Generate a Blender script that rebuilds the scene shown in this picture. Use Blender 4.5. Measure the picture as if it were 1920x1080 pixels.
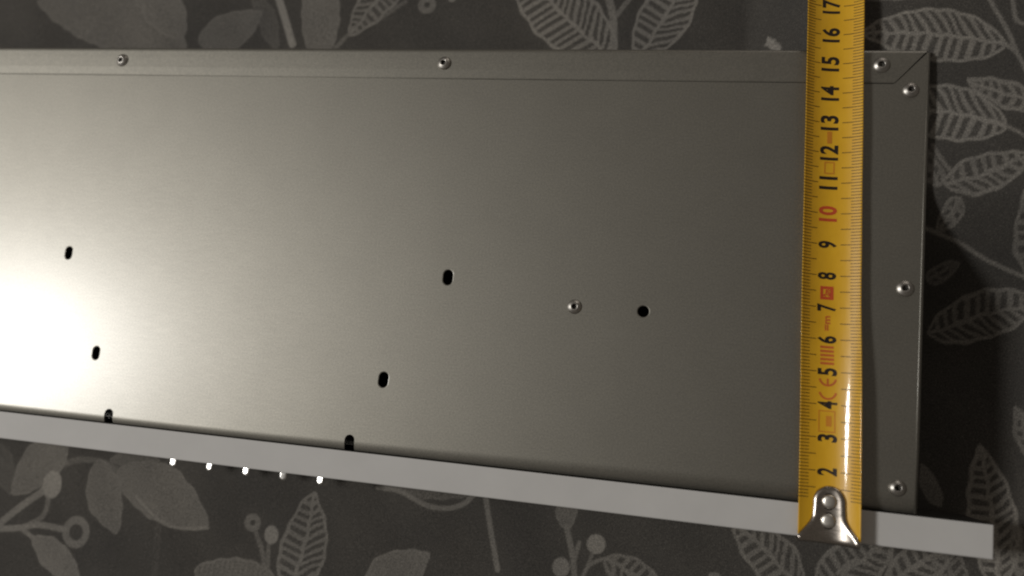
import bpy, bmesh, math, random
import numpy as np
from mathutils import Vector, Matrix
from mathutils.geometry import tessellate_polygon

scene = bpy.context.scene
for o in list(bpy.data.objects):
    bpy.data.objects.remove(o)
C = scene.collection
S = 0.001                                   # everything below is written in millimetres
random.seed(7)
rng = np.random.default_rng(7)

# ------------------------------------------------------------------ camera
cam = bpy.data.cameras.new("camera")
cam.sensor_width = 36.0
cam.lens = 1590.66 / 1920 * 36.0
cam.clip_start = 0.01
cam.clip_end = 20.0
cam.dof.use_dof = True
cam.dof.focus_distance = 0.283
cam.dof.aperture_fstop = 7.0
cam_ob = bpy.data.objects.new("camera", cam)
cam_ob.location = (-40.7394 * S, 28.318 * S, 276.35 * S)
cam_ob.rotation_euler = (0.165965, 0.207503, 0.099878)
C.objects.link(cam_ob)
scene.camera = cam_ob

# ------------------------------------------------------------------ room light and an added fill
world = bpy.data.worlds.new("World")
scene.world = world
world.use_nodes = True
bg = world.node_tree.nodes["Background"]
bg.inputs[0].default_value = (1.0, 0.885, 0.76, 1)
bg.inputs[1].default_value = 0.090

lamp = bpy.data.lights.new("room_lamp", 'POINT')
lamp.energy = 106.0
lamp.color = (1.0, 0.978, 0.94)
lamp.shadow_soft_size = 0.17
lamp_ob = bpy.data.objects.new("room_lamp", lamp)
lamp_ob.location = (-1.795, 0.072, 1.658)
C.objects.link(lamp_ob)

fill = bpy.data.lights.new("added_shadow_fill", 'AREA')  # added unseen light, lifts the cloth shadow right of the case
fill.energy = 2.2
fill.size = 0.7
fill.color = (1.0, 0.92, 0.84)
fill_ob = bpy.data.objects.new("added_shadow_fill", fill)
fill_ob.location = (0.45, 1.8, 0.7)
fill_ob.rotation_euler = (Vector((0.03, 0.06, 0)) - Vector(fill_ob.location)).to_track_quat('-Z', 'Y').to_euler()
C.objects.link(fill_ob)

scene.cycles.filter_width = 2.1
vs = scene.view_settings
vs.view_transform = 'Standard'
vs.look = 'None'
vs.exposure = 0.0
vs.gamma = 1.0
vs.use_curve_mapping = False

# ------------------------------------------------------------------ helpers
def obj(name, me, mat, parent=None):
    o = bpy.data.objects.new(name, me)
    C.objects.link(o)
    if mat is not None and me is not None and len(me.materials) == 0:
        me.materials.append(mat)
    if parent is not None:
        o.parent = parent
    return o

def mesh_from(bm, name, smooth=False):
    me = bpy.data.meshes.new(name)
    for f in bm.faces:
        f.smooth = smooth
    bm.normal_update()
    bm.to_mesh(me)
    bm.free()
    return me

def empty(name, loc=(0, 0, 0)):
    o = bpy.data.objects.new(name, None)
    o.empty_display_size = 0.02
    o.location = [v * S for v in loc]
    C.objects.link(o)
    return o

def sm(t):
    t = min(1.0, max(0.0, t))
    return t * t * (3 - 2 * t)

def new_mat(name):
    m = bpy.data.materials.new(name)
    m.use_nodes = True
    nt = m.node_tree
    return m, nt, nt.nodes["Principled BSDF"]

def noise(nt, scale, detail=3.0, rough=0.55, vec=None):
    n = nt.nodes.new("ShaderNodeTexNoise")
    n.inputs["Scale"].default_value = scale
    n.inputs["Detail"].default_value = detail
    n.inputs["Roughness"].default_value = rough
    if vec is not None:
        nt.links.new(vec, n.inputs["Vector"])
    return n

def ramp(nt, fac, c0, c1, p0=0.0, p1=1.0):
    r = nt.nodes.new("ShaderNodeValToRGB")
    r.color_ramp.elements[0].position = p0
    r.color_ramp.elements[0].color = (*c0, 1)
    r.color_ramp.elements[1].position = p1
    r.color_ramp.elements[1].color = (*c1, 1)
    nt.links.new(fac, r.inputs[0])
    return r

def maprange(nt, fac, a, b, lo=0.0, hi=1.0):
    r = nt.nodes.new("ShaderNodeMapRange")
    r.inputs["From Min"].default_value = lo
    r.inputs["From Max"].default_value = hi
    r.inputs["To Min"].default_value = a
    r.inputs["To Max"].default_value = b
    nt.links.new(fac, r.inputs["Value"])
    return r

def bump(nt, bsdf, height, strength, dist):
    b = nt.nodes.new("ShaderNodeBump")
    b.inputs["Strength"].default_value = strength
    b.inputs["Distance"].default_value = dist
    nt.links.new(height, b.inputs["Height"])
    nt.links.new(b.outputs[0], bsdf.inputs["Normal"])
    return b

def pos(nt):
    return nt.nodes.new("ShaderNodeNewGeometry").outputs["Position"]

def scaled(nt, vec, sc):
    mp = nt.nodes.new("ShaderNodeMapping")
    mp.inputs["Scale"].default_value = sc
    nt.links.new(vec, mp.inputs["Vector"])
    return mp.outputs[0]

# ------------------------------------------------------------------ materials
def metal(name, col, rough, grain=0.0, spread=0.03):
    m, nt, b = new_mat(name)
    P = pos(nt)
    b.inputs["Metallic"].default_value = 1.0
    n1 = noise(nt, 60.0, 4, 0.6, P)
    r = ramp(nt, n1.outputs[0], [c * 0.975 for c in col], [min(1, c * 1.025) for c in col], 0.3, 0.7)
    ng = noise(nt, 1700.0, 2, 0.7, P)
    rg = ramp(nt, ng.outputs[0], (0.86, 0.86, 0.86), (1.14, 1.13, 1.11), 0.3, 0.7)
    mg = nt.nodes.new("ShaderNodeMix"); mg.data_type = 'RGBA'; mg.blend_type = 'MULTIPLY'
    mg.inputs[0].default_value = 1.0
    nt.links.new(r.outputs[0], mg.inputs[6]); nt.links.new(rg.outputs[0], mg.inputs[7])
    nt.links.new(mg.outputs[2], b.inputs["Base Color"])
    n2 = noise(nt, 1.0, 3, 0.6, scaled(nt, P, (140, 900, 900)))
    mr = maprange(nt, n2.outputs[0], rough - spread, rough + spread, 0.3, 0.7)
    nt.links.new(mr.outputs[0], b.inputs["Roughness"])
    if grain > 0:
        n3 = noise(nt, 1.0, 2, 0.5, scaled(nt, P, (1500, 3000, 3000)))
        bump(nt, b, n3.outputs[0], grain, 0.00003)
    return m

M_sheet = metal("zinc_sheet", (0.285, 0.273, 0.240), 0.535, 0.10, 0.010)
_b = M_sheet.node_tree.nodes["Principled BSDF"]
_b.inputs["Coat Weight"].default_value = 0.72
_b.inputs["Coat Roughness"].default_value = 0.27
M_rivet = metal("rivet_aluminium", (0.46, 0.44, 0.41), 0.42)
M_hook = metal("hook_steel", (0.44, 0.40, 0.36), 0.26, 0.0, 0.05)
M_hookriv = metal("hook_rivet_metal", (0.72, 0.69, 0.64), 0.36)
M_pin = metal("polished_pin", (0.85, 0.84, 0.82), 0.30)

def painted(name, col, rough, amp=0.04, spec=0.4):
    m, nt, b = new_mat(name)
    P = pos(nt)
    n1 = noise(nt, 45.0, 4, 0.6, P)
    r = ramp(nt, n1.outputs[0], [c * (1 - amp) for c in col], [c * (1 + amp) for c in col], 0.3, 0.7)
    nt.links.new(r.outputs[0], b.inputs["Base Color"])
    b.inputs["Roughness"].default_value = rough
    b.inputs["Specular IOR Level"].default_value = spec
    n2 = noise(nt, 2600.0, 2, 0.5, P)
    bump(nt, b, n2.outputs[0], 0.12, 0.00005)
    return m

M_panel = painted("pale_panel_finish", (0.61, 0.60, 0.585), 0.62, 0.04, 0.25)
M_back = painted("panel_back_shade", (0.03, 0.027, 0.024), 0.6, 0.1)  # case shadow behind the ear, put into the back face colour
M_mandrel_shade = painted("mandrel_and_rivet_shade", (0.02, 0.017, 0.014), 0.7, 0.2)  # mandrel stub, plus shade painted in hole walls and hook rivet rings
M_black = painted("tape_black_ink", (0.022, 0.014, 0.010), 0.5, 0.1)
M_tick = painted("tape_tick_ink", (0.13, 0.065, 0.012), 0.5, 0.25)
M_red = painted("tape_red_ink", (0.60, 0.085, 0.025), 0.5, 0.1)
M_orange = painted("tape_orange_ink", (0.62, 0.15, 0.03), 0.5, 0.12)

M_faint = painted("tape_faint_ink", (0.66, 0.25, 0.022), 0.5, 0.12)
def blade_mat():
    m, nt, b = new_mat("tape_yellow_lacquer")
    P = pos(nt)
    n1 = noise(nt, 120.0, 4, 0.6, P)
    r = ramp(nt, n1.outputs[0], (0.78, 0.425, 0.014), (0.86, 0.485, 0.020), 0.3, 0.7)
    nt.links.new(r.outputs[0], b.inputs["Base Color"])
    b.inputs["Roughness"].default_value = 0.42
    b.inputs["Coat Weight"].default_value = 0.45
    b.inputs["Coat Roughness"].default_value = 0.07
    n2 = noise(nt, 1.0, 2, 0.5, scaled(nt, P, (300, 120, 300)))
    bump(nt, b, n2.outputs[0], 0.15, 0.0006)
    return m
M_blade = blade_mat()

def cloth_mat():
    m, nt, b = new_mat("printed_cotton")
    P = pos(nt)
    at = nt.nodes.new("ShaderNodeAttribute")
    at.attribute_name = "print"
    # woven thread speckle breaks up the print
    n1 = noise(nt, 1.0, 2, 0.6, scaled(nt, P, (2300, 1500, 1000)))
    sp = maprange(nt, n1.outputs[0], -0.20, 0.20, 0.28, 0.72)
    ad = nt.nodes.new("ShaderNodeMath"); ad.operation = 'MULTIPLY_ADD'
    nt.links.new(sp.outputs[0], ad.inputs[0])
    ad.inputs[1].default_value = 1.0
    nt.links.new(at.outputs["Fac"], ad.inputs[2])
    r = ramp(nt, ad.outputs[0], (0.072, 0.068, 0.062), (0.30, 0.285, 0.258), 0.0, 1.0)
    e = r.color_ramp.elements.new(0.08); e.color = (0.082, 0.077, 0.070, 1)
    n0 = noise(nt, 16.0, 4, 0.6, P)
    mx = nt.nodes.new("ShaderNodeMix"); mx.data_type = 'RGBA'; mx.blend_type = 'MULTIPLY'
    mx.inputs[0].default_value = 1.0
    rr = ramp(nt, n0.outputs[0], (0.80, 0.80, 0.80), (1.12, 1.10, 1.06), 0.3, 0.7)
    nt.links.new(r.outputs[0], mx.inputs[6]); nt.links.new(rr.outputs[0], mx.inputs[7])
    sp2 = noise(nt, 2100.0, 2, 0.7, P)
    r2 = ramp(nt, sp2.outputs[0], (0.66, 0.66, 0.68), (1.34, 1.33, 1.32), 0.3, 0.7)
    mx2 = nt.nodes.new("ShaderNodeMix"); mx2.data_type = 'RGBA'; mx2.blend_type = 'MULTIPLY'
    mx2.inputs[0].default_value = 1.0
    nt.links.new(mx.outputs[2], mx2.inputs[6]); nt.links.new(r2.outputs[0], mx2.inputs[7])
    nt.links.new(mx2.outputs[2], b.inputs["Base Color"])
    b.inputs["Roughness"].default_value = 0.92
    b.inputs["Specular IOR Level"].default_value = 0.15
    b.inputs["Sheen Weight"].default_value = 0.12
    w = noise(nt, 1.0, 3, 0.65, scaled(nt, P, (2200, 2200, 2200)))
    bump(nt, b, w.outputs[0], 0.55, 0.0003)
    return m
M_cloth = cloth_mat()

# ------------------------------------------------------------------ tablecloth
PATTERN = [
    ('leaf',-266.2,170.9,-345.2,191.9,14.2,'s',0.42),
    ('leaf',-266.8,174.6,-298.6,203.7,9.1,'s',0.5),
    ('line',[(-275.4,189.5),(-271.3,180.8),(-266.0,170.2)],2.9,0.45),
    ('leaf',-259.4,172.1,-231.2,186.2,9.1,'s',0.45),
    ('line',[(-224.7,192.7),(-219.6,181.8),(-214.8,171.3)],3.23,0.9),
    ('leaf',-200.8,162.8,-211.3,213.2,9.0,'s',0.5),
    ('leaf',-167.0,207.4,-189.8,174.6,8.0,'v',0.6),
    ('line',[(-182.2,179.7),(-167.2,190.2)],1.88,0.35),
    ('line',[(-188.9,176.9),(-195.1,169.9)],2.13,0.35),
    ('leaf',-221.6,168.6,-238.7,199.0,4.5,'s',0.25),
    ('ring',-157.85,188.9,3.89,1.14,0.5),
    ('disc',-147.2,191.6,1.8,1.8,0.6),
    ('leaf',-79.3,165.4,-125.4,211.1,12.8,'v',0.75),
    ('line',[(-84.0,192.2),(-81.1,182.0),(-80.1,170.2)],2.91,0.6),
    ('line',[(-74.6,191.7),(-81.1,182.0)],2.06,0.5),
    ('leaf',-70.6,165.5,-52.4,208.3,10.1,'v',0.75),
    ('disc',-22.6,169.5,1.8,1.0,0.8),
    ('leaf',-19.4,164.1,-24.1,172.2,1.4,'s',0.8),
    ('leaf',48.2,158.3,4.2,162.7,9.2,'v',0.8),
    ('line',[(48.2,158.3),(51.2,155.4),(54.0,149.2)],1.38,0.6),
    ('line',[(42.6,174.4),(48.2,163.5),(51.2,155.4)],1.4,0.6),
    ('line',[(49.6,174.3),(50.7,167.1),(52.8,165.3)],1.39,0.6),
    ('leaf',29.4,177.0,3.4,174.5,2.3,'s',0.5),
    ('leaf',60.1,138.6,36.5,146.4,4.7,'v',0.7),
    ('leaf',48.6,131.1,8.8,137.9,9.4,'v',0.8),
    ('line',[(48.6,131.1),(54.2,127.9)],1.21,0.6),
    ('leaf',30.6,111.8,55.7,122.7,6.4,'v',0.65),
    ('line',[(27.2,124.6),(30.1,119.8),(32.6,116.4)],1.4,0.5),
    ('leaf',30.1,111.1,23.6,124.0,3.7,'v',0.5),
    ('leaf',35.7,108.4,30.9,97.5,3.4,'v',0.5),
    ('line',[(27.4,99.1),(38.3,95.5),(47.7,91.5),(60.8,87.3)],1.09,0.7),
    ('leaf',62.3,87.4,54.3,112.0,4.4,'v',0.6),
    ('leaf',34.5,67.8,69.2,80.9,8.0,'v',0.7),
    ('leaf',31.2,85.0,40.0,90.7,3.2,'v',0.5),
    ('leaf',57.6,-13.3,50.9,33.1,7.6,'v',0.8),
    ('leaf',39.5,11.5,33.6,25.0,2.9,'s',0.6),
    ('line',[(39.9,11.9),(36.5,19.8)],0.97,0.6),
    ('leaf',65.8,29.8,61.7,46.6,3.2,'v',0.5),
    ('leaf',-289.8,-1.7,-312.2,-24.9,9.3,'s',0.5),
    ('leaf',-324.9,-5.4,-312.5,-25.8,5.2,'s',0.2),
    ('disc',-294.1,-19.0,4.5,5.7,0.85),
    ('line',[(-296.5,-21.2),(-306.6,-29.4),(-316.3,-38.1)],3.01,0.6),
    ('line',[(-294.6,-22.7),(-295.4,-31.3),(-301.3,-36.2)],2.25,0.45),
    ('line',[(-316.0,-39.5),(-304.8,-37.5),(-297.6,-35.5),(-285.4,-35.9)],2.55,0.65),
    ('ring',-279.57,-36.26,6.35,3.17,0.55),
    ('leaf',-298.5,-40.7,-273.3,-56.5,5.9,'s',0.65),
    ('line',[(-304.8,-37.7),(-297.7,-41.0)],2.01,0.6),
    ('leaf',-274.6,-7.0,-260.7,-34.7,8.0,'s',0.5),
    ('leaf',-265.1,-10.2,-220.8,-27.4,10.6,'s',0.5),
    ('line',[(-254.9,-19.1),(-242.7,-27.0),(-232.9,-28.8),(-222.0,-27.3)],1.43,0.65),
    ('line',[(-290.5,-10.9),(-283.0,-7.9),(-273.0,-7.7),(-262.0,-11.1)],2.5,0.3),
    ('leaf',-269.5,-6.5,-246.8,-4.0,3.8,'s',0.35),
    ('line',[(-242.6,-30.0),(-241.1,-49.1)],3.27,0.1),
    ('leaf',-187.9,-47.7,-224.8,-43.5,11.1,'f',0.55),
    ('ring',-203.23,-23.19,3.46,1.0,0.5),
    ('line',[(-201.6,-26.2),(-197.8,-33.4),(-194.8,-42.8)],2.0,0.4),
    ('disc',-194.8,-26.7,3.0,3.5,0.8),
    ('line',[(-195.4,-30.6),(-194.4,-42.8)],1.76,0.4),
    ('leaf',-184.8,-49.2,-179.8,-8.5,9.5,'v',0.6),
    ('line',[(-112.5,-3.6),(-109.0,-16.4),(-105.7,-27.7)],1.99,0.55),
    ('line',[(-154.4,-4.4),(-145.5,-4.7),(-134.6,-8.5),(-126.4,-8.7),(-120.5,-6.3),(-117.3,-2.8)],1.9,0.55),
    ('leaf',-146.7,-3.7,-116.9,-2.2,3.7,'s',0.3),
    ('leaf',-154.9,-46.0,-131.4,-25.3,8.6,'s',0.55),
    ('leaf',-82.2,-11.0,-85.5,4.2,4.0,'s',0.45),
    ('line',[(-82.4,-9.4),(-79.4,-19.1),(-77.7,-28.0)],2.1,0.5),
    ('line',[(-77.3,-14.8),(-78.8,-21.8)],1.7,0.45),
    ('disc',-71.3,-14.4,3.3,3.4,0.8),
    ('disc',-83.0,-23.9,3.1,3.4,0.7),
    ('line',[(-72.2,-17.4),(-74.3,-23.9),(-75.4,-27.7)],1.31,0.4),
    ('line',[(-75.5,-26.8),(-73.1,-21.9),(-67.7,-18.9),(-64.8,-19.9)],1.31,0.5),
    ('leaf',-68.3,-18.6,-45.7,-30.7,5.9,'v',0.55),
    ('disc',-30.4,-19.8,2.1,1.2,0.6),
    ('leaf',-1.8,-22.0,-25.9,-0.7,8.0,'v',0.6),
    ('leaf',2.5,-23.9,25.7,-0.4,8.6,'v',0.6),
    ('line',[(25.3,-3.0),(24.9,-12.4)],1.31,0.6),
    ('leaf',23.7,-15.9,45.8,0.4,6.1,'v',0.65),
    ('leaf',46.1,-16.2,41.0,1.5,5.4,'v',0.5),
    ('line',[(8.8,-13.7),(12.0,-10.0),(16.1,-8.5),(21.1,-10.5)],1.17,0.6),
    ('leaf',67.7,-11.5,62.1,9.2,3.7,'v',0.6),
]
# more of the same print where the cloth goes on past the picture
def scatter():
    tries = 0
    taken = []
    while len(taken) < 150 and tries < 4000:
        tries += 1
        x = random.uniform(-520, 160); y = random.uniform(-150, 300)
        fx0 = -372 + (192 - y) * 0.21
        inside = (-98 < y < 232) and (fx0 - 42 < x < 106)
        under = (-440 < x < 36 and -10 < y < 170)
        if inside or under:
            continue
        if any((x - a) ** 2 + (y - b) ** 2 < 26 ** 2 for a, b in taken):
            continue
        taken.append((x, y))
        an = random.uniform(0, 2 * math.pi)
        L = random.uniform(26, 46)
        k = random.random()
        if k < 0.75:
            PATTERN.append(('leaf', x - math.cos(an) * L / 2, y - math.sin(an) * L / 2, x + math.cos(an) * L / 2,
                            y + math.sin(an) * L / 2, L * random.uniform(0.2, 0.28), random.choice('vvs'), 0.65))
            PATTERN.append(('line', [(x - math.cos(an) * L / 2, y - math.sin(an) * L / 2),
                                     (x - math.cos(an + .2) * L * .85, y - math.sin(an + .2) * L * .85)], 1.6, 0.55))
        elif k < 0.9:
            PATTERN.append(('disc', x, y, 3.0, 3.4, 0.8))
        else:
            PATTERN.append(('ring', x, y, 4.0, 1.8, 0.55))
scatter()

CLOTH_Z = -32.0
def smv(t):
    t = np.clip(t, 0, 1)
    return t * t * (3 - 2 * t)

def cloth_height(x, y):
    z = CLOTH_Z + 29.0 * smv((y - 70) / 42) * smv((x + 32) / 30) * (1 - 0.75 * smv((x - 75) / 70)) * (1 - 0.8 * smv((y - 200) / 60))
    z = z + 0.45 * np.sin(x * 0.083 + 0.6 * np.sin(y * 0.06)) * np.sin(y * 0.071 + 1.3) + 0.22 * np.sin(x * 0.21 + y * 0.13)
    return z

def build_cloth():
    xs = np.concatenate([np.linspace(-900, -440, 50)[:-1], np.arange(-440, 110, 0.5), np.linspace(110, 500, 45)[1:]])
    ys = np.concatenate([np.linspace(-500, -95, 45)[:-1], np.arange(-95, 230, 0.5), np.linspace(230, 600, 40)[1:]])
    nx, ny = len(xs), len(ys)
    X, Y = np.meshgrid(xs, ys)
    pr = np.zeros_like(X)

    def ss(a, b, v):
        return smv((v - a) / (b - a))

    def region(x0, x1, y0, y1):
        i0, i1 = np.searchsorted(xs, [x0, x1]); j0, j1 = np.searchsorted(ys, [y0, y1])
        return slice(j0, j1), slice(i0, i1)

    for it in PATTERN:
        kind = it[0]
        if kind == 'leaf':
            _, bx, by, tx, ty, w, fill, st = it
            L = math.hypot(tx - bx, ty - by)
            pad = w + 3
            r = region(min(bx, tx) - pad, max(bx, tx) + pad, min(by, ty) - pad, max(by, ty) + pad)
            x = X[r] - bx; y = Y[r] - by
            if x.size == 0:
                continue
            ax, ay = (tx - bx) / L, (ty - by) / L
            wob = 0.25 * np.sin(0.9 * x + bx) + 0.25 * np.sin(0.8 * y + by)
            t = (x * ax + y * ay) / L
            s = -x * ay + y * ax + wob
            s = s - w * 0.16 * np.sin(np.clip(t, 0, 1) * math.pi) * (1 if int(abs(bx * 10)) % 2 else -1)
            tc = np.clip(t, 0, 1)
            hw = w * np.sin(math.pi * tc ** 0.85) ** 0.72
            d = hw - np.abs(s)                                 # distance inside the outline
            inside = ss(-0.35, 0.35, d) * (t > 0) * (t < 1)
            line = inside * (1 - ss(0.9, 1.7, d))
            if fill == 'v':
                u = t * L
                v1 = u - np.where(s > 0, 0.18, 0.75) * np.abs(s) + 0.35 * np.sin(u * 0.5 + bx)
                per = 3.25
                ph = np.abs(((v1 / per) % 1.0) - 0.5) * 2
                vein = ss(0.34, 0.66, ph)
                mid = 1 - ss(0.45, 0.95, np.abs(s))
                g = np.maximum(np.maximum(line, mid * inside), vein * inside * 0.88)
                val = np.maximum(g, inside * 0.16) * st
            elif fill == 'f':
                u = t * L
                ph = np.abs(((u / 2.0) % 1.0) - 0.5) * 2
                val = inside * (0.62 + 0.22 * ss(0.2, 0.8, ph)) * st
                val = np.maximum(val, line * st)
            else:
                val = np.maximum(inside * 0.86, line) * st
            pr[r] = np.maximum(pr[r], val)
        elif kind == 'line':
            _, pts, w, st = it
            # smooth the polyline
            P = [np.array(q, float) for q in pts]
            if len(P) > 2:
                Q = []
                PP = [2 * P[0] - P[1]] + P + [2 * P[-1] - P[-2]]
                for i in range(1, len(PP) - 2):
                    for k in range(6):
                        t = k / 6
                        a, b, c, e = PP[i - 1], PP[i], PP[i + 1], PP[i + 2]
                        Q.append(0.5 * (2 * b + (c - a) * t + (2 * a - 5 * b + 4 * c - e) * t * t + (3 * b - a - 3 * c + e) * t ** 3))
                Q.append(P[-1]); P = Q
            for a, b in zip(P[:-1], P[1:]):
                pad = w + 1
                r = region(min(a[0], b[0]) - pad, max(a[0], b[0]) + pad, min(a[1], b[1]) - pad, max(a[1], b[1]) + pad)
                x = X[r] - a[0]; y = Y[r] - a[1]
                if x.size == 0:
                    continue
                dd = b - a; l2 = max(dd @ dd, 1e-6)
                t = np.clip((x * dd[0] + y * dd[1]) / l2, 0, 1)
                d = np.hypot(x - t * dd[0], y - t * dd[1])
                pr[r] = np.maximum(pr[r], (1 - ss(w / 2 - 0.35, w / 2 + 0.35, d)) * st)
        else:
            _, cx, cy, a, b_, st = it
            pad = max(a, b_) + 2
            r = region(cx - pad, cx + pad, cy - pad, cy + pad)
            x = X[r] - cx; y = Y[r] - cy
            if kind == 'disc':
                d = (1 - np.hypot(x / a, y / b_)) * min(a, b_)
                val = ss(-0.35, 0.35, d) * st
            else:
                rr = np.hypot(x, y)
                val = (1 - ss(a - 0.35, a + 0.35, rr)) * ss(b_ - 0.35, b_ + 0.35, rr) * st
            pr[r] = np.maximum(pr[r], val)
    Z = cloth_height(X, Y)
    co = np.stack([X, Y, Z], -1).reshape(-1, 3) * S
    idx = np.arange(nx * ny).reshape(ny, nx)
    q = np.stack([idx[:-1, :-1], idx[:-1, 1:], idx[1:, 1:], idx[1:, :-1]], -1)
    cx = (X[:-1, :-1] + X[1:, 1:]) / 2; cy = (Y[:-1, :-1] + Y[1:, 1:]) / 2
    # the cloth pressed flat beneath the case needs no fine weave of faces: leave it open there
    keep = ~((cx > -424) & (cx < 20) & (cy > 14) & (cy < 150))
    q = q[keep]
    used = np.zeros(nx * ny, bool); used[q.ravel()] = True
    remap = np.cumsum(used) - 1
    co = co[used]; pv = pr.reshape(-1)[used]; q = remap[q]
    me = bpy.data.meshes.new("tablecloth")
    me.vertices.add(len(co)); me.vertices.foreach_set("co", co.ravel())
    me.loops.add(q.size); me.loops.foreach_set("vertex_index", q.ravel().astype(np.int32))
    me.polygons.add(len(q)); me.polygons.foreach_set("loop_start", (np.arange(len(q)) * 4).astype(np.int32))
    me.polygons.foreach_set("use_smooth", np.ones(len(q), bool))
    a = me.attributes.new("print", 'FLOAT', 'POINT'); a.data.foreach_set("value", pv.astype(np.float32))
    me.update(); me.validate()
    o = obj("tablecloth", me, M_cloth)
    o["label"] = "dark taupe tablecloth printed with pale leaves, stems and berries under the metal case"
    o["category"] = "tablecloth"
build_cloth()

# ------------------------------------------------------------------ the metal case
XL, XR = -429.0, 25.4
BOT = -31.2
case = empty("rack_case", (-200, 80, BOT))
case["label"] = "grey sheet metal case with riveted edges and thick pale front panel on cloth"
case["category"] = "metal case"
OFF = Vector((200, -80, -BOT))              # children are built in world mm, then shifted under the empty

def part(name, bm, mat, parent, off=OFF, smooth=False):
    bmesh.ops.translate(bm, verts=bm.verts, vec=off)
    bmesh.ops.scale(bm, verts=bm.verts, vec=(S, S, S))
    return obj(name, mesh_from(bm, name, smooth), mat, parent)

def capsule(cx, cy, w, l, n=8, tilt=0.0):
    r = w / 2; h = l / 2 - r
    pts = []
    for k in range(n + 1):
        a = math.pi * k / n
        pts.append((r * math.cos(a), h + r * math.sin(a)))
    for k in range(n + 1):
        a = math.pi + math.pi * k / n
        pts.append((r * math.cos(a), -h + r * math.sin(a)))
    ct, st = math.cos(tilt), math.sin(tilt)
    return [(cx + x * ct - y * st, cy + x * st + y * ct) for x, y in pts]

def cover_sheet():
    FY = 10.25
    outer = [(XL + 1.2, FY)]
    for nx_ in (-249.1, -154.7):            # the two slots that run into the front bend
        r = 1.8; top = 15.4 if nx_ > -200 else 15.2
        outer.append((nx_ - r, FY))
        for k in range(9):
            a = math.pi - math.pi * k / 8
            outer.append((nx_ + r * math.cos(a), top - r + r * math.sin(a)))
        outer.append((nx_ + r, FY))
    outer += [(XR - 1.2, FY), (XR - 1.2, 154.0), (14.6, 143.55), (XL + 1.2, 143.55)]
    holes = [capsule(-277.9, 71.85, 2.9, 4.9), capsule(-258.7, 34.9, 2.9, 4.9), capsule(-126.2, 71.8, 3.4, 5.3),
             capsule(-145.1, 34.95, 3.4, 5.3, tilt=-0.03), [(-59.0 + 1.85 * math.cos(t * math.pi / 12), 64.75 + 1.85 * math.sin(t * math.pi / 12)) for t in range(24)]]
    for xx in (-377.0, -396.0):
        holes.append(capsule(xx, 71.8 if xx > -380 else 34.9, 3.5, 5.4))
    def grow(l, d):
        cx = sum(p[0] for p in l) / len(l); cy = sum(p[1] for p in l) / len(l)
        return [(x + (x - cx) / math.hypot(x - cx, y - cy) * d, y + (y - cy) / math.hypot(x - cx, y - cy) * d) for x, y in l]
    rims = []
    for k, l in enumerate(holes):
        rims.append((l, grow(l, 0.16), grow(l, 0.34)))
    loops = [[Vector((x, y, 0)) for x, y in l] for l in [outer] + [r_[2] for r_ in rims]]
    flat = [v for l in loops for v in l]
    tris = tessellate_polygon(loops)
    bm = bmesh.new()
    vs_ = [bm.verts.new(v) for v in flat]
    for t in tris:
        try:
            bm.faces.new([vs_[i] for i in t])
        except ValueError:
            pass
    n0 = len(outer)
    for a, b, c in rims:                     # the rolled rim of each punched hole
        rc = vs_[n0:n0 + len(c)]; n0 += len(c)
        rb = [bm.verts.new((x, y, -0.04)) for x, y in b]
        ra = [bm.verts.new((x, y, -0.17)) for x, y in a]
        n_ = len(c)
        for q, w in ((rc, rb), (rb, ra)):
            for k in range(n_):
                bm.faces.new((q[k], q[(k + 1) % n_], w[(k + 1) % n_], w[k]))
    for yy in np.arange(10.7, 16.1, 0.4):
        bmesh.ops.bisect_plane(bm, geom=bm.verts[:] + bm.edges[:] + bm.faces[:], plane_co=(0, yy, 0), plane_no=(0, 1, 0), dist=1e-5)
    for xx in np.arange(-420, 20, 20.0):
        bmesh.ops.bisect_plane(bm, geom=bm.verts[:] + bm.edges[:] + bm.faces[:], plane_co=(xx, 0, 0), plane_no=(1, 0, 0), dist=1e-5)
    bmesh.ops.remove_doubles(bm, verts=bm.verts, dist=1e-4)
    bmesh.ops.recalc_face_normals(bm, faces=bm.faces)
    if sum(f.normal.z for f in bm.faces) < 0:
        bmesh.ops.reverse_faces(bm, faces=bm.faces)
    for v in bm.verts:
        y0 = 12.6 + 3.2 * sm((v.co.x + 230) / 250)
        if v.co.y < y0:
            q = (y0 - v.co.y) / (y0 - 10.25)
            v.co.z -= (0.7 + 0.9 * sm((v.co.x + 230) / 250)) * q ** 1.8
    o = part("cover_sheet", bm, M_sheet, case)
    md = o.modifiers.new("thickness", 'SOLIDIFY'); md.thickness = 1.0 * S; md.offset = -1
    return o
cover_sheet()

def arc_profile(r, x0, z0, n=6):
    return [(x0 + r * math.sin(a), z0 - r + r * math.cos(a)) for a in [math.pi / 2 * k / n for k in range(n + 1)]]

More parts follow.
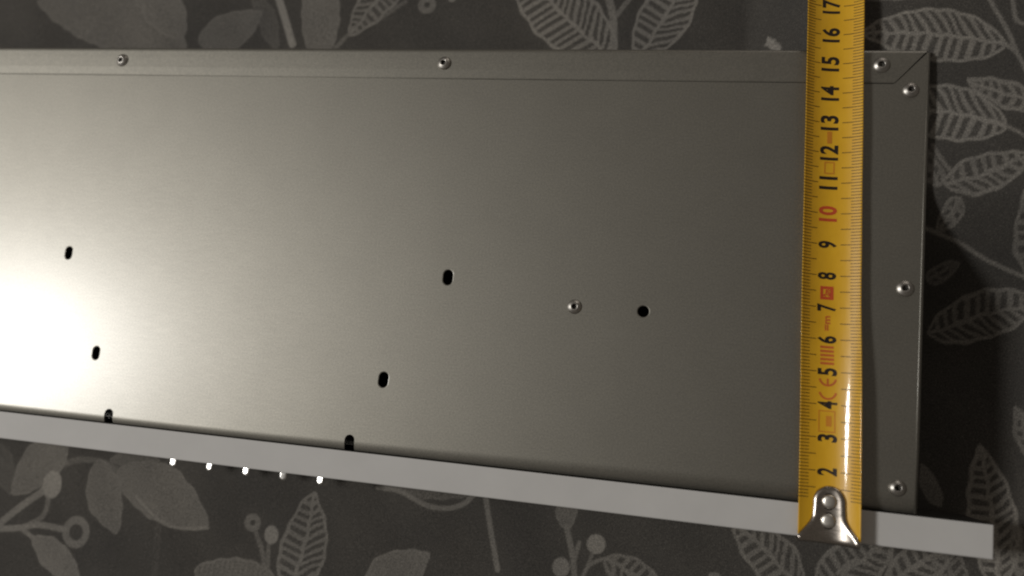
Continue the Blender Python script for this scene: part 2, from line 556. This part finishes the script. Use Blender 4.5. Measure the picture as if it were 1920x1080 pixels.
def rear_flange():
    # lip on top, rounded bend, then the rear wall; the right end is cut on the mitre
    prof = [(143.6, -0.75), (143.6, 0.0), (143.95, 0.20), (147.0, 0.26), (151.0, 0.25), (153.6, 0.22)]
    prof += [(y, z) for y, z in arc_profile(1.7, 153.7, 0.22)][1:] + [(155.4, BOT)]
    bm = bmesh.new()
    xs = list(np.linspace(XL, 10, 24)) + [None]
    rows = []
    for x in xs:
        row = []
        for y, z in prof:
            xx = x if x is not None else 14.75 + (min(y, 154.9) - 143.7) * 0.86
            dz = 0.10 * math.sin(xx * 0.021 + 1.0) if z > -0.5 else 0.0
            dy = (0.05 * math.sin(xx * 0.037) + 0.04 * math.sin(xx * 0.011 + 2) + 0.09 * sm((xx + 170) / 60)) if y < 144 else 0.0
            row.append(bm.verts.new((xx, y + dy, z + dz)))
        rows.append(row)
    for a, b in zip(rows[:-1], rows[1:]):
        for k in range(len(prof) - 1):
            bm.faces.new((a[k], b[k], b[k + 1], a[k + 1]))
    bmesh.ops.recalc_face_normals(bm, faces=bm.faces)
    o = part("rear_flange", bm, M_sheet, case, smooth=False)
    md = o.modifiers.new("thickness", 'SOLIDIFY'); md.thickness = 0.5 * S; md.offset = -1
    return o
rear_flange()

def side_wall(sgn):
    x_in = XR - 1.2 if sgn > 0 else XL + 1.2
    bm = bmesh.new()
    prof = [(x_in + sgn * 0.02, 0.0)] + [(x_in + sgn * (p[0]), p[1]) for p in arc_profile(1.2, 0.0, 0.0)][1:] + [(x_in + sgn * 1.2, BOT)]
    rows = [[bm.verts.new((x, y, z)) for x, z in prof] for y in (10.25, 50, 100, 154.2)]
    for a, b in zip(rows[:-1], rows[1:]):
        for k in range(len(prof) - 1):
            bm.faces.new((a[k], b[k], b[k + 1], a[k + 1]))
    bmesh.ops.recalc_face_normals(bm, faces=bm.faces)
    o = part("side_wall", bm, M_sheet, case)
    for p in o.data.polygons:
        p.use_smooth = True
    md = o.modifiers.new("thickness", 'SOLIDIFY'); md.thickness = 0.9 * S; md.offset = -1
    return o
side_wall(1); side_wall(-1)

def box(bm, x0, x1, y0, y1, z0, z1):
    vs_ = [bm.verts.new(c) for c in ((x0, y0, z0), (x1, y0, z0), (x1, y1, z0), (x0, y1, z0), (x0, y0, z1), (x1, y0, z1), (x1, y1, z1), (x0, y1, z1))]
    for f in ((0, 3, 2, 1), (4, 5, 6, 7), (0, 1, 5, 4), (1, 2, 6, 5), (2, 3, 7, 6), (3, 0, 4, 7)):
        bm.faces.new([vs_[i] for i in f])

bm = bmesh.new(); box(bm, XL + 1.4, XR - 1.4, 10.3, 153.5, BOT + 0.05, BOT + 1.05)
part("bottom_plate", bm, M_sheet, case)

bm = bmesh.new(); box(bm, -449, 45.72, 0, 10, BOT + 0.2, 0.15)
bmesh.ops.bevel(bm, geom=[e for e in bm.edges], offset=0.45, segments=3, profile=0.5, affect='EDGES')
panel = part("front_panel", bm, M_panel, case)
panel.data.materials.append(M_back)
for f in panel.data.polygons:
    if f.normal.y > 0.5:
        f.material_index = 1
panel["label"] = "thick pale grey front panel with an ear past the case side"

# polished pins standing out of the front panel
def pin_mesh():
    bm = bmesh.new()
    n = 24
    prof = [(1.0, 0.6), (1.25, 0.0), (1.4, -1.0), (1.4, -3.0), (1.25, -3.6), (0.8, -4.05), (0.0, -4.2)]
    rows = []
    h = Vector((-0.13, 0.05, 0.99)).normalized()
    for r, y in prof:
        row = []
        for k in range(n):
            a = 2 * math.pi * k / n
            v = Vector((r * math.cos(a), y, r * math.sin(a)))
            # upper flank flattened, its angle shaped to catch the lamp as a glint
            d = v.dot(h)
            if d > 0.62:
                v -= h * (d - 0.62) * 0.93
            row.append(bm.verts.new(v))
        rows.append(row)
    for a, b in zip(rows[:-1], rows[1:]):
        for k in range(n):
            bm.faces.new((a[k], a[(k + 1) % n], b[(k + 1) % n], b[k]))
    bmesh.ops.remove_doubles(bm, verts=bm.verts, dist=1e-4)
    bmesh.ops.recalc_face_normals(bm, faces=bm.faces)
    bmesh.ops.scale(bm, verts=bm.verts, vec=(S, S, S))
    me = mesh_from(bm, "panel_pin", True)
    me.materials.append(M_pin)
    return me
pm = pin_mesh()
for k, x in enumerate((-231.85, -216.75, -201.7, -186.75, -172.15)):
    o = obj("panel_pin", pm, None, panel)
    o.location = (Vector((x + 1.8, 0, -16.0)) + OFF) * S
    o.rotation_euler = (0, (0.10, -0.05, 0.03, 0.20, -0.04)[k], 0)

# blind rivets
def rivet_mesh(name, mat, R=2.6, H=1.15, hole=0.92):
    bm = bmesh.new()
    n = 28
    prof = [(R, -0.15), (R, 0.18), (R * 0.93, 0.45), (R * 0.78, 0.78), (R * 0.58, 1.02), (hole * 1.45, H), (hole * 1.1, H - 0.03), (hole, H - 0.18), (hole * 0.9, H - 1.2), (hole * 0.35, H - 1.05), (0, H - 0.95)]
    if hole <= 0:
        prof = [(R * 1.17, -0.25), (R * 1.17, 0.05), (R * 1.0, 0.03), (R * 1.0, 0.40 * H), (R * 0.96, 0.62 * H), (R * 0.82, 0.85 * H), (R * 0.5, 0.96 * H), (0, H)]
    rows = [[bm.verts.new((r * math.cos(2 * math.pi * k / n), r * math.sin(2 * math.pi * k / n), z)) for k in range(n)] for r, z in prof]
    for a, b in zip(rows[:-1], rows[1:]):
        for k in range(n):
            bm.faces.new((a[k], a[(k + 1) % n], b[(k + 1) % n], b[k]))
    bmesh.ops.remove_doubles(bm, verts=bm.verts, dist=1e-4)
    bmesh.ops.recalc_face_normals(bm, faces=bm.faces)
    bmesh.ops.scale(bm, verts=bm.verts, vec=(S, S, S))
    me = mesh_from(bm, name, True)
    me.materials.append(mat)
    me.materials.append(M_mandrel_shade)
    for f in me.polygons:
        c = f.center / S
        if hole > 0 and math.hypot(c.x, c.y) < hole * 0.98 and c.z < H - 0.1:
            f.material_index = 1  # mandrel stub; the hole walls are coloured dark as shade too
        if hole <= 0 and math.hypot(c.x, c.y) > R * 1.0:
            f.material_index = 1  # ring round the head coloured dark as the shadow in its gap
    return me
rm = rivet_mesh("rivet", M_rivet)
for i, (x, y, z) in enumerate([(-268.8, 149.6, .25), (-136.4, 149.4, .25), (10.6, 149.7, .25), (-401.0, 149.5, .25), (19.7, 141.55, 0), (19.8, 77.5, 0), (19.4, 17.3, 0), (-81.6, 64.7, 0), (-322.0, 64.7, 0)]):
    o = obj("rivet", rm, None, case)
    o.location = (Vector((x, y, z)) + OFF) * S
    o.rotation_euler = (random.uniform(-.1, .1), random.uniform(-.1, .1), random.uniform(0, 6))
    o.scale = (random.uniform(.93, 1.04),) * 2 + (random.uniform(.85, 1.1),)

# ------------------------------------------------------------------ tape measure
tape = empty("tape_measure", (0, 0, 0))
tape["label"] = "yellow steel measuring tape laid across the metal case, its hook over the front panel"
tape["category"] = "tape measure"
HALF = 9.35                                  # half the width along the curved section
RAD = 14.0

def blade_point(u, y, lift=0.0):
    """u: mm across the blade along its curve, y: mm from the zero end"""
    roll = math.radians(10.0 - 12.5 * sm((y - 25) / 60.0) + 0.5 * math.sin(y * 0.16))
    a = u / RAD
    x = RAD * math.sin(a); z = RAD * (1 - math.cos(a))
    nx_, nz_ = -math.sin(a), math.cos(a)
    x += nx_ * lift; z += nz_ * lift
    c, s_ = math.cos(roll), math.sin(roll)
    X_ = x * c - z * s_; Z_ = x * s_ + z * c
    # lowest point of the rolled arc touches the surface
    low = RAD * (1 - 1.0) if abs(roll) < HALF / RAD else 0.0
    low = -RAD * (1 - c) if False else RAD * c - RAD   # arc bottom after rolling about the u=0 point
    X_ += RAD * s_ * 0.35
    zoff = 0.38 - 1.3 * sm((y - 154) / 60.0)
    return Vector((X_ - 0.02533 * y + 0.0, y, Z_ - low + zoff))

def blade():
    bm = bmesh.new()
    us = np.linspace(-HALF, HALF, 41)
    ys = list(np.arange(0.9, 262, 1.5))
    rows = [[bm.verts.new(blade_point(u, y)) for u in us] for y in ys]
    for a, b in zip(rows[:-1], rows[1:]):
        for k in range(len(us) - 1):
            bm.faces.new((a[k], a[k + 1], b[k + 1], b[k]))
    o = part("blade", bm, M_blade, tape, Vector((0, 0, 0)), True)
    md = o.modifiers.new("thickness", 'SOLIDIFY'); md.thickness = 0.16 * S; md.offset = -1
    return o
bl = blade()

def map_to_blade(bm, lift):
    for v in bm.verts:
        v.co = blade_point(v.co.x, v.co.y, lift)

def slice_u(bm, step=0.7):
    lo = min(v.co.x for v in bm.verts); hi = max(v.co.x for v in bm.verts)
    for uu in np.arange(lo + step, hi, step):
        bmesh.ops.bisect_plane(bm, geom=bm.verts[:] + bm.edges[:] + bm.faces[:], plane_co=(uu, 0, 0), plane_no=(1, 0, 0), dist=1e-6)

def text_bm(body, bold=0.02):
    cu = bpy.data.curves.new("text", 'FONT')
    cu.body = body; cu.offset = bold; cu.resolution_u = 3
    ob = bpy.data.objects.new("text", cu)
    C.objects.link(ob)
    bpy.context.view_layer.update()
    me = bpy.data.meshes.new_from_object(ob.evaluated_get(bpy.context.evaluated_depsgraph_get()))
    bpy.data.objects.remove(ob); bpy.data.curves.remove(cu)
    bm = bmesh.new(); bm.from_mesh(me); bpy.data.meshes.remove(me)
    return bm

def print_text(name, body, yc, uc, height, length, mat, bold=0.025, lift=0.05):
    bm = text_bm(body, bold)
    xs = [v.co.x for v in bm.verts]; zs = [v.co.y for v in bm.verts]
    x0, x1, y0, y1 = min(xs), max(xs), min(zs), max(zs)
    for v in bm.verts:
        tx = (v.co.x - (x0 + x1) / 2) / (x1 - x0) * length
        ty = (v.co.y - (y0 + y1) / 2) / (y1 - y0) * height
        v.co = Vector((uc - ty, yc + tx, 0))
    bmesh.ops.triangulate(bm, faces=bm.faces)
    slice_u(bm)
    map_to_blade(bm, lift)
    return part(name, bm, mat, bl, Vector((0, 0, 0)))

def rects(name, lst, mat, lift=0.04):
    bm = bmesh.new()
    for u0, u1, y0, y1 in lst:
        n = max(1, int(abs(u1 - u0) / 0.8))
        pts = np.linspace(u0, u1, n + 1)
        for a, b in zip(pts[:-1], pts[1:]):
            bm.faces.new([bm.verts.new(blade_point(u, y, lift)) for u, y in ((a, y0), (b, y0), (b, y1), (a, y1))])
    return part(name, bm, mat, bl, Vector((0, 0, 0)))

UC = -0.95
for n in range(2, 26):
    ln = 2.35 if n < 10 else 5.0
    if n == 11:
        ln = 4.2
    print_text("numeral", str(n), n * 10 + (-0.1 if n != 5 else 0.0), UC, 5.7, ln, M_red if n % 10 == 0 else M_black, 0.03)

cm_t, mm_t = [], []
for i in range(12, 258):
    y = float(i)
    w = 0.13
    if i % 5 == 0:
        cm_t.append((-6.6, -4.2, y - w, y + w)); cm_t.append((3.0, 5.4, y - w, y + w))
        cm_t.append((-9.7, -6.6, y - w, y + w)); cm_t.append((5.4, 9.6, y - w, y + w))
    else:
        mm_t.append((-9.7, -6.3, y - 0.12, y + 0.12)); mm_t.append((6.0, 9.6, y - 0.12, y + 0.12))
rects("graduation_marks", cm_t, M_tick)
rects("graduation_marks", mm_t, M_tick)

# conformity mark and class marks in red print
def ring_arc(bm, yc, uc, r, w, a0, a1, n=18, sy=1.0):
    for k in range(n):
        t0 = a0 + (a1 - a0) * k / n; t1 = a0 + (a1 - a0) * (k + 1) / n
        q = []
        for rr, t in ((r - w, t0), (r, t0), (r, t1), (r - w, t1)):
            # text x runs up the tape, text y runs to the left
            q.append(bm.verts.new(blade_point(uc - rr * math.sin(t), yc + rr * math.cos(t) * sy, 0.05)))
        bm.faces.new(q)
bm = bmesh.new()
ring_arc(bm, 44.1, UC + 0.1, 2.7, 0.62, math.radians(100), math.radians(260))
ring_arc(bm, 48.2, UC + 0.1, 2.7, 0.62, math.radians(100), math.radians(260))
part("conformity_mark", bm, M_orange, bl, Vector((0, 0, 0)))
rects("conformity_mark", [(UC - 0.2, UC + 0.4, 45.8, 47.9)], M_orange, 0.05)
def frame(u0, u1, y0, y1, w):
    return [(u0, u1, y0, y0 + w), (u0, u1, y1 - w, y1), (u0, u0 + w, y0 + w, y1 - w), (u1 - w, u1, y0 + w, y1 - w)]
rects("red_box_print", frame(UC - 2.6, UC + 2.3, 31.6, 38.2, 0.35) + [(UC - 0.4, UC + 1.2, 33.4, 36.6)], M_faint)
rects("red_box_print", [(UC - 2.0, UC + 2.0, 52.2 + k * 1.25, 52.2 + k * 1.25 + 0.75) for k in range(5)], M_orange)
print_text("red_small_print", "=m", 65.0, UC + 0.3, 1.7, 4.6, M_orange, 0.03)
rects("red_box_print", frame(UC - 1.9, UC + 2.1, 72.4, 76.6, 0.9), M_red)
print_text("red_small_print", "2m", 74.5, UC + 0.1, 2.1, 2.2, M_red, 0.05, 0.06)
rects("red_box_print", frame(UC - 1.3, UC + 1.9, 112.9, 116.9, 0.4), M_faint)
rects("red_box_print", [(UC - 0.6, UC + 0.9, 123.0, 127.0)], M_faint)

def hook():
    # bell-shaped plate riveted on the blade end, then a lip bent down over the panel front
    bm = bmesh.new()
    top = 15.6
    ys = [top - 4.6 * (1 - math.cos(math.pi / 2 * k / 10)) for k in range(11)] + list(np.linspace(10.4, 0.2, 22))
    ns = 28
    rows = []
    for y in ys:
        if y > 11.0:
            w = 4.6 * math.sqrt(max(0, 1 - ((y - 11.0) / 4.6) ** 2))
        else:
            w = 4.6 + 0.25 * sm((11 - y) / 6) + 4.75 * sm((7.6 - y) / 8.4) ** 1.25
        w = max(w, 0.05)
        row = []
        for k in range(ns + 1):
            t = -1 + 2 * k / ns
            t = math.sin(t * math.pi / 2)
            u = t * w
            edge = min((1 - abs(t)) * w, max(0, (top - y)))
            lift = 0.12 + 0.75 * (1 - (1 - min(1, edge / 1.3)) ** 2) ** 0.5
            flat = 0.45                       # the pressed plate is flatter than the blade
            pb = blade_point(u, y, lift)
            row.append(bm.verts.new(pb))
        rows.append(row)
    # lip
    base = [v.co.copy() for v in rows[-1]]
    for dy, dz in ((-0.45, -0.08), (-0.85, -0.35), (-1.1, -0.8), (-1.2, -1.6), (-1.2, -7.5)):
        row = []
        for k, b in enumerate(base):
            z = b.z + dz
            if dz < -1.0:
                z = b.z * (0.6 if dz > -2 else 0.1) + dz
            row.append(bm.verts.new((b.x, b.y + dy, z)))
        rows.append(row)
    for a, b in zip(rows[:-1], rows[1:]):
        for k in range(ns):
            bm.faces.new((a[k], b[k], b[k + 1], a[k + 1]))
    bmesh.ops.remove_doubles(bm, verts=bm.verts, dist=1e-4)
    bmesh.ops.recalc_face_normals(bm, faces=bm.faces)
    if sum(f.normal.z for f in bm.faces) < 0:
        bmesh.ops.reverse_faces(bm, faces=bm.faces)
    o = part("hook", bm, M_hook, tape, Vector((0, 0, 0)), True)
    md = o.modifiers.new("thickness", 'SOLIDIFY'); md.thickness = 0.5 * S; md.offset = 0
    return o
hk = hook()
hm = rivet_mesh("hook_rivet", M_hookriv, 2.1, 0.95, 0.0)
for u, y in ((-0.1, 11.2), (-0.35, 5.6)):
    o = obj("hook_rivet", hm, None, hk)
    p0 = blade_point(u, y, 1.12)
    o.location = p0 * S
    o.rotation_euler = (0, math.radians(-9), 0)
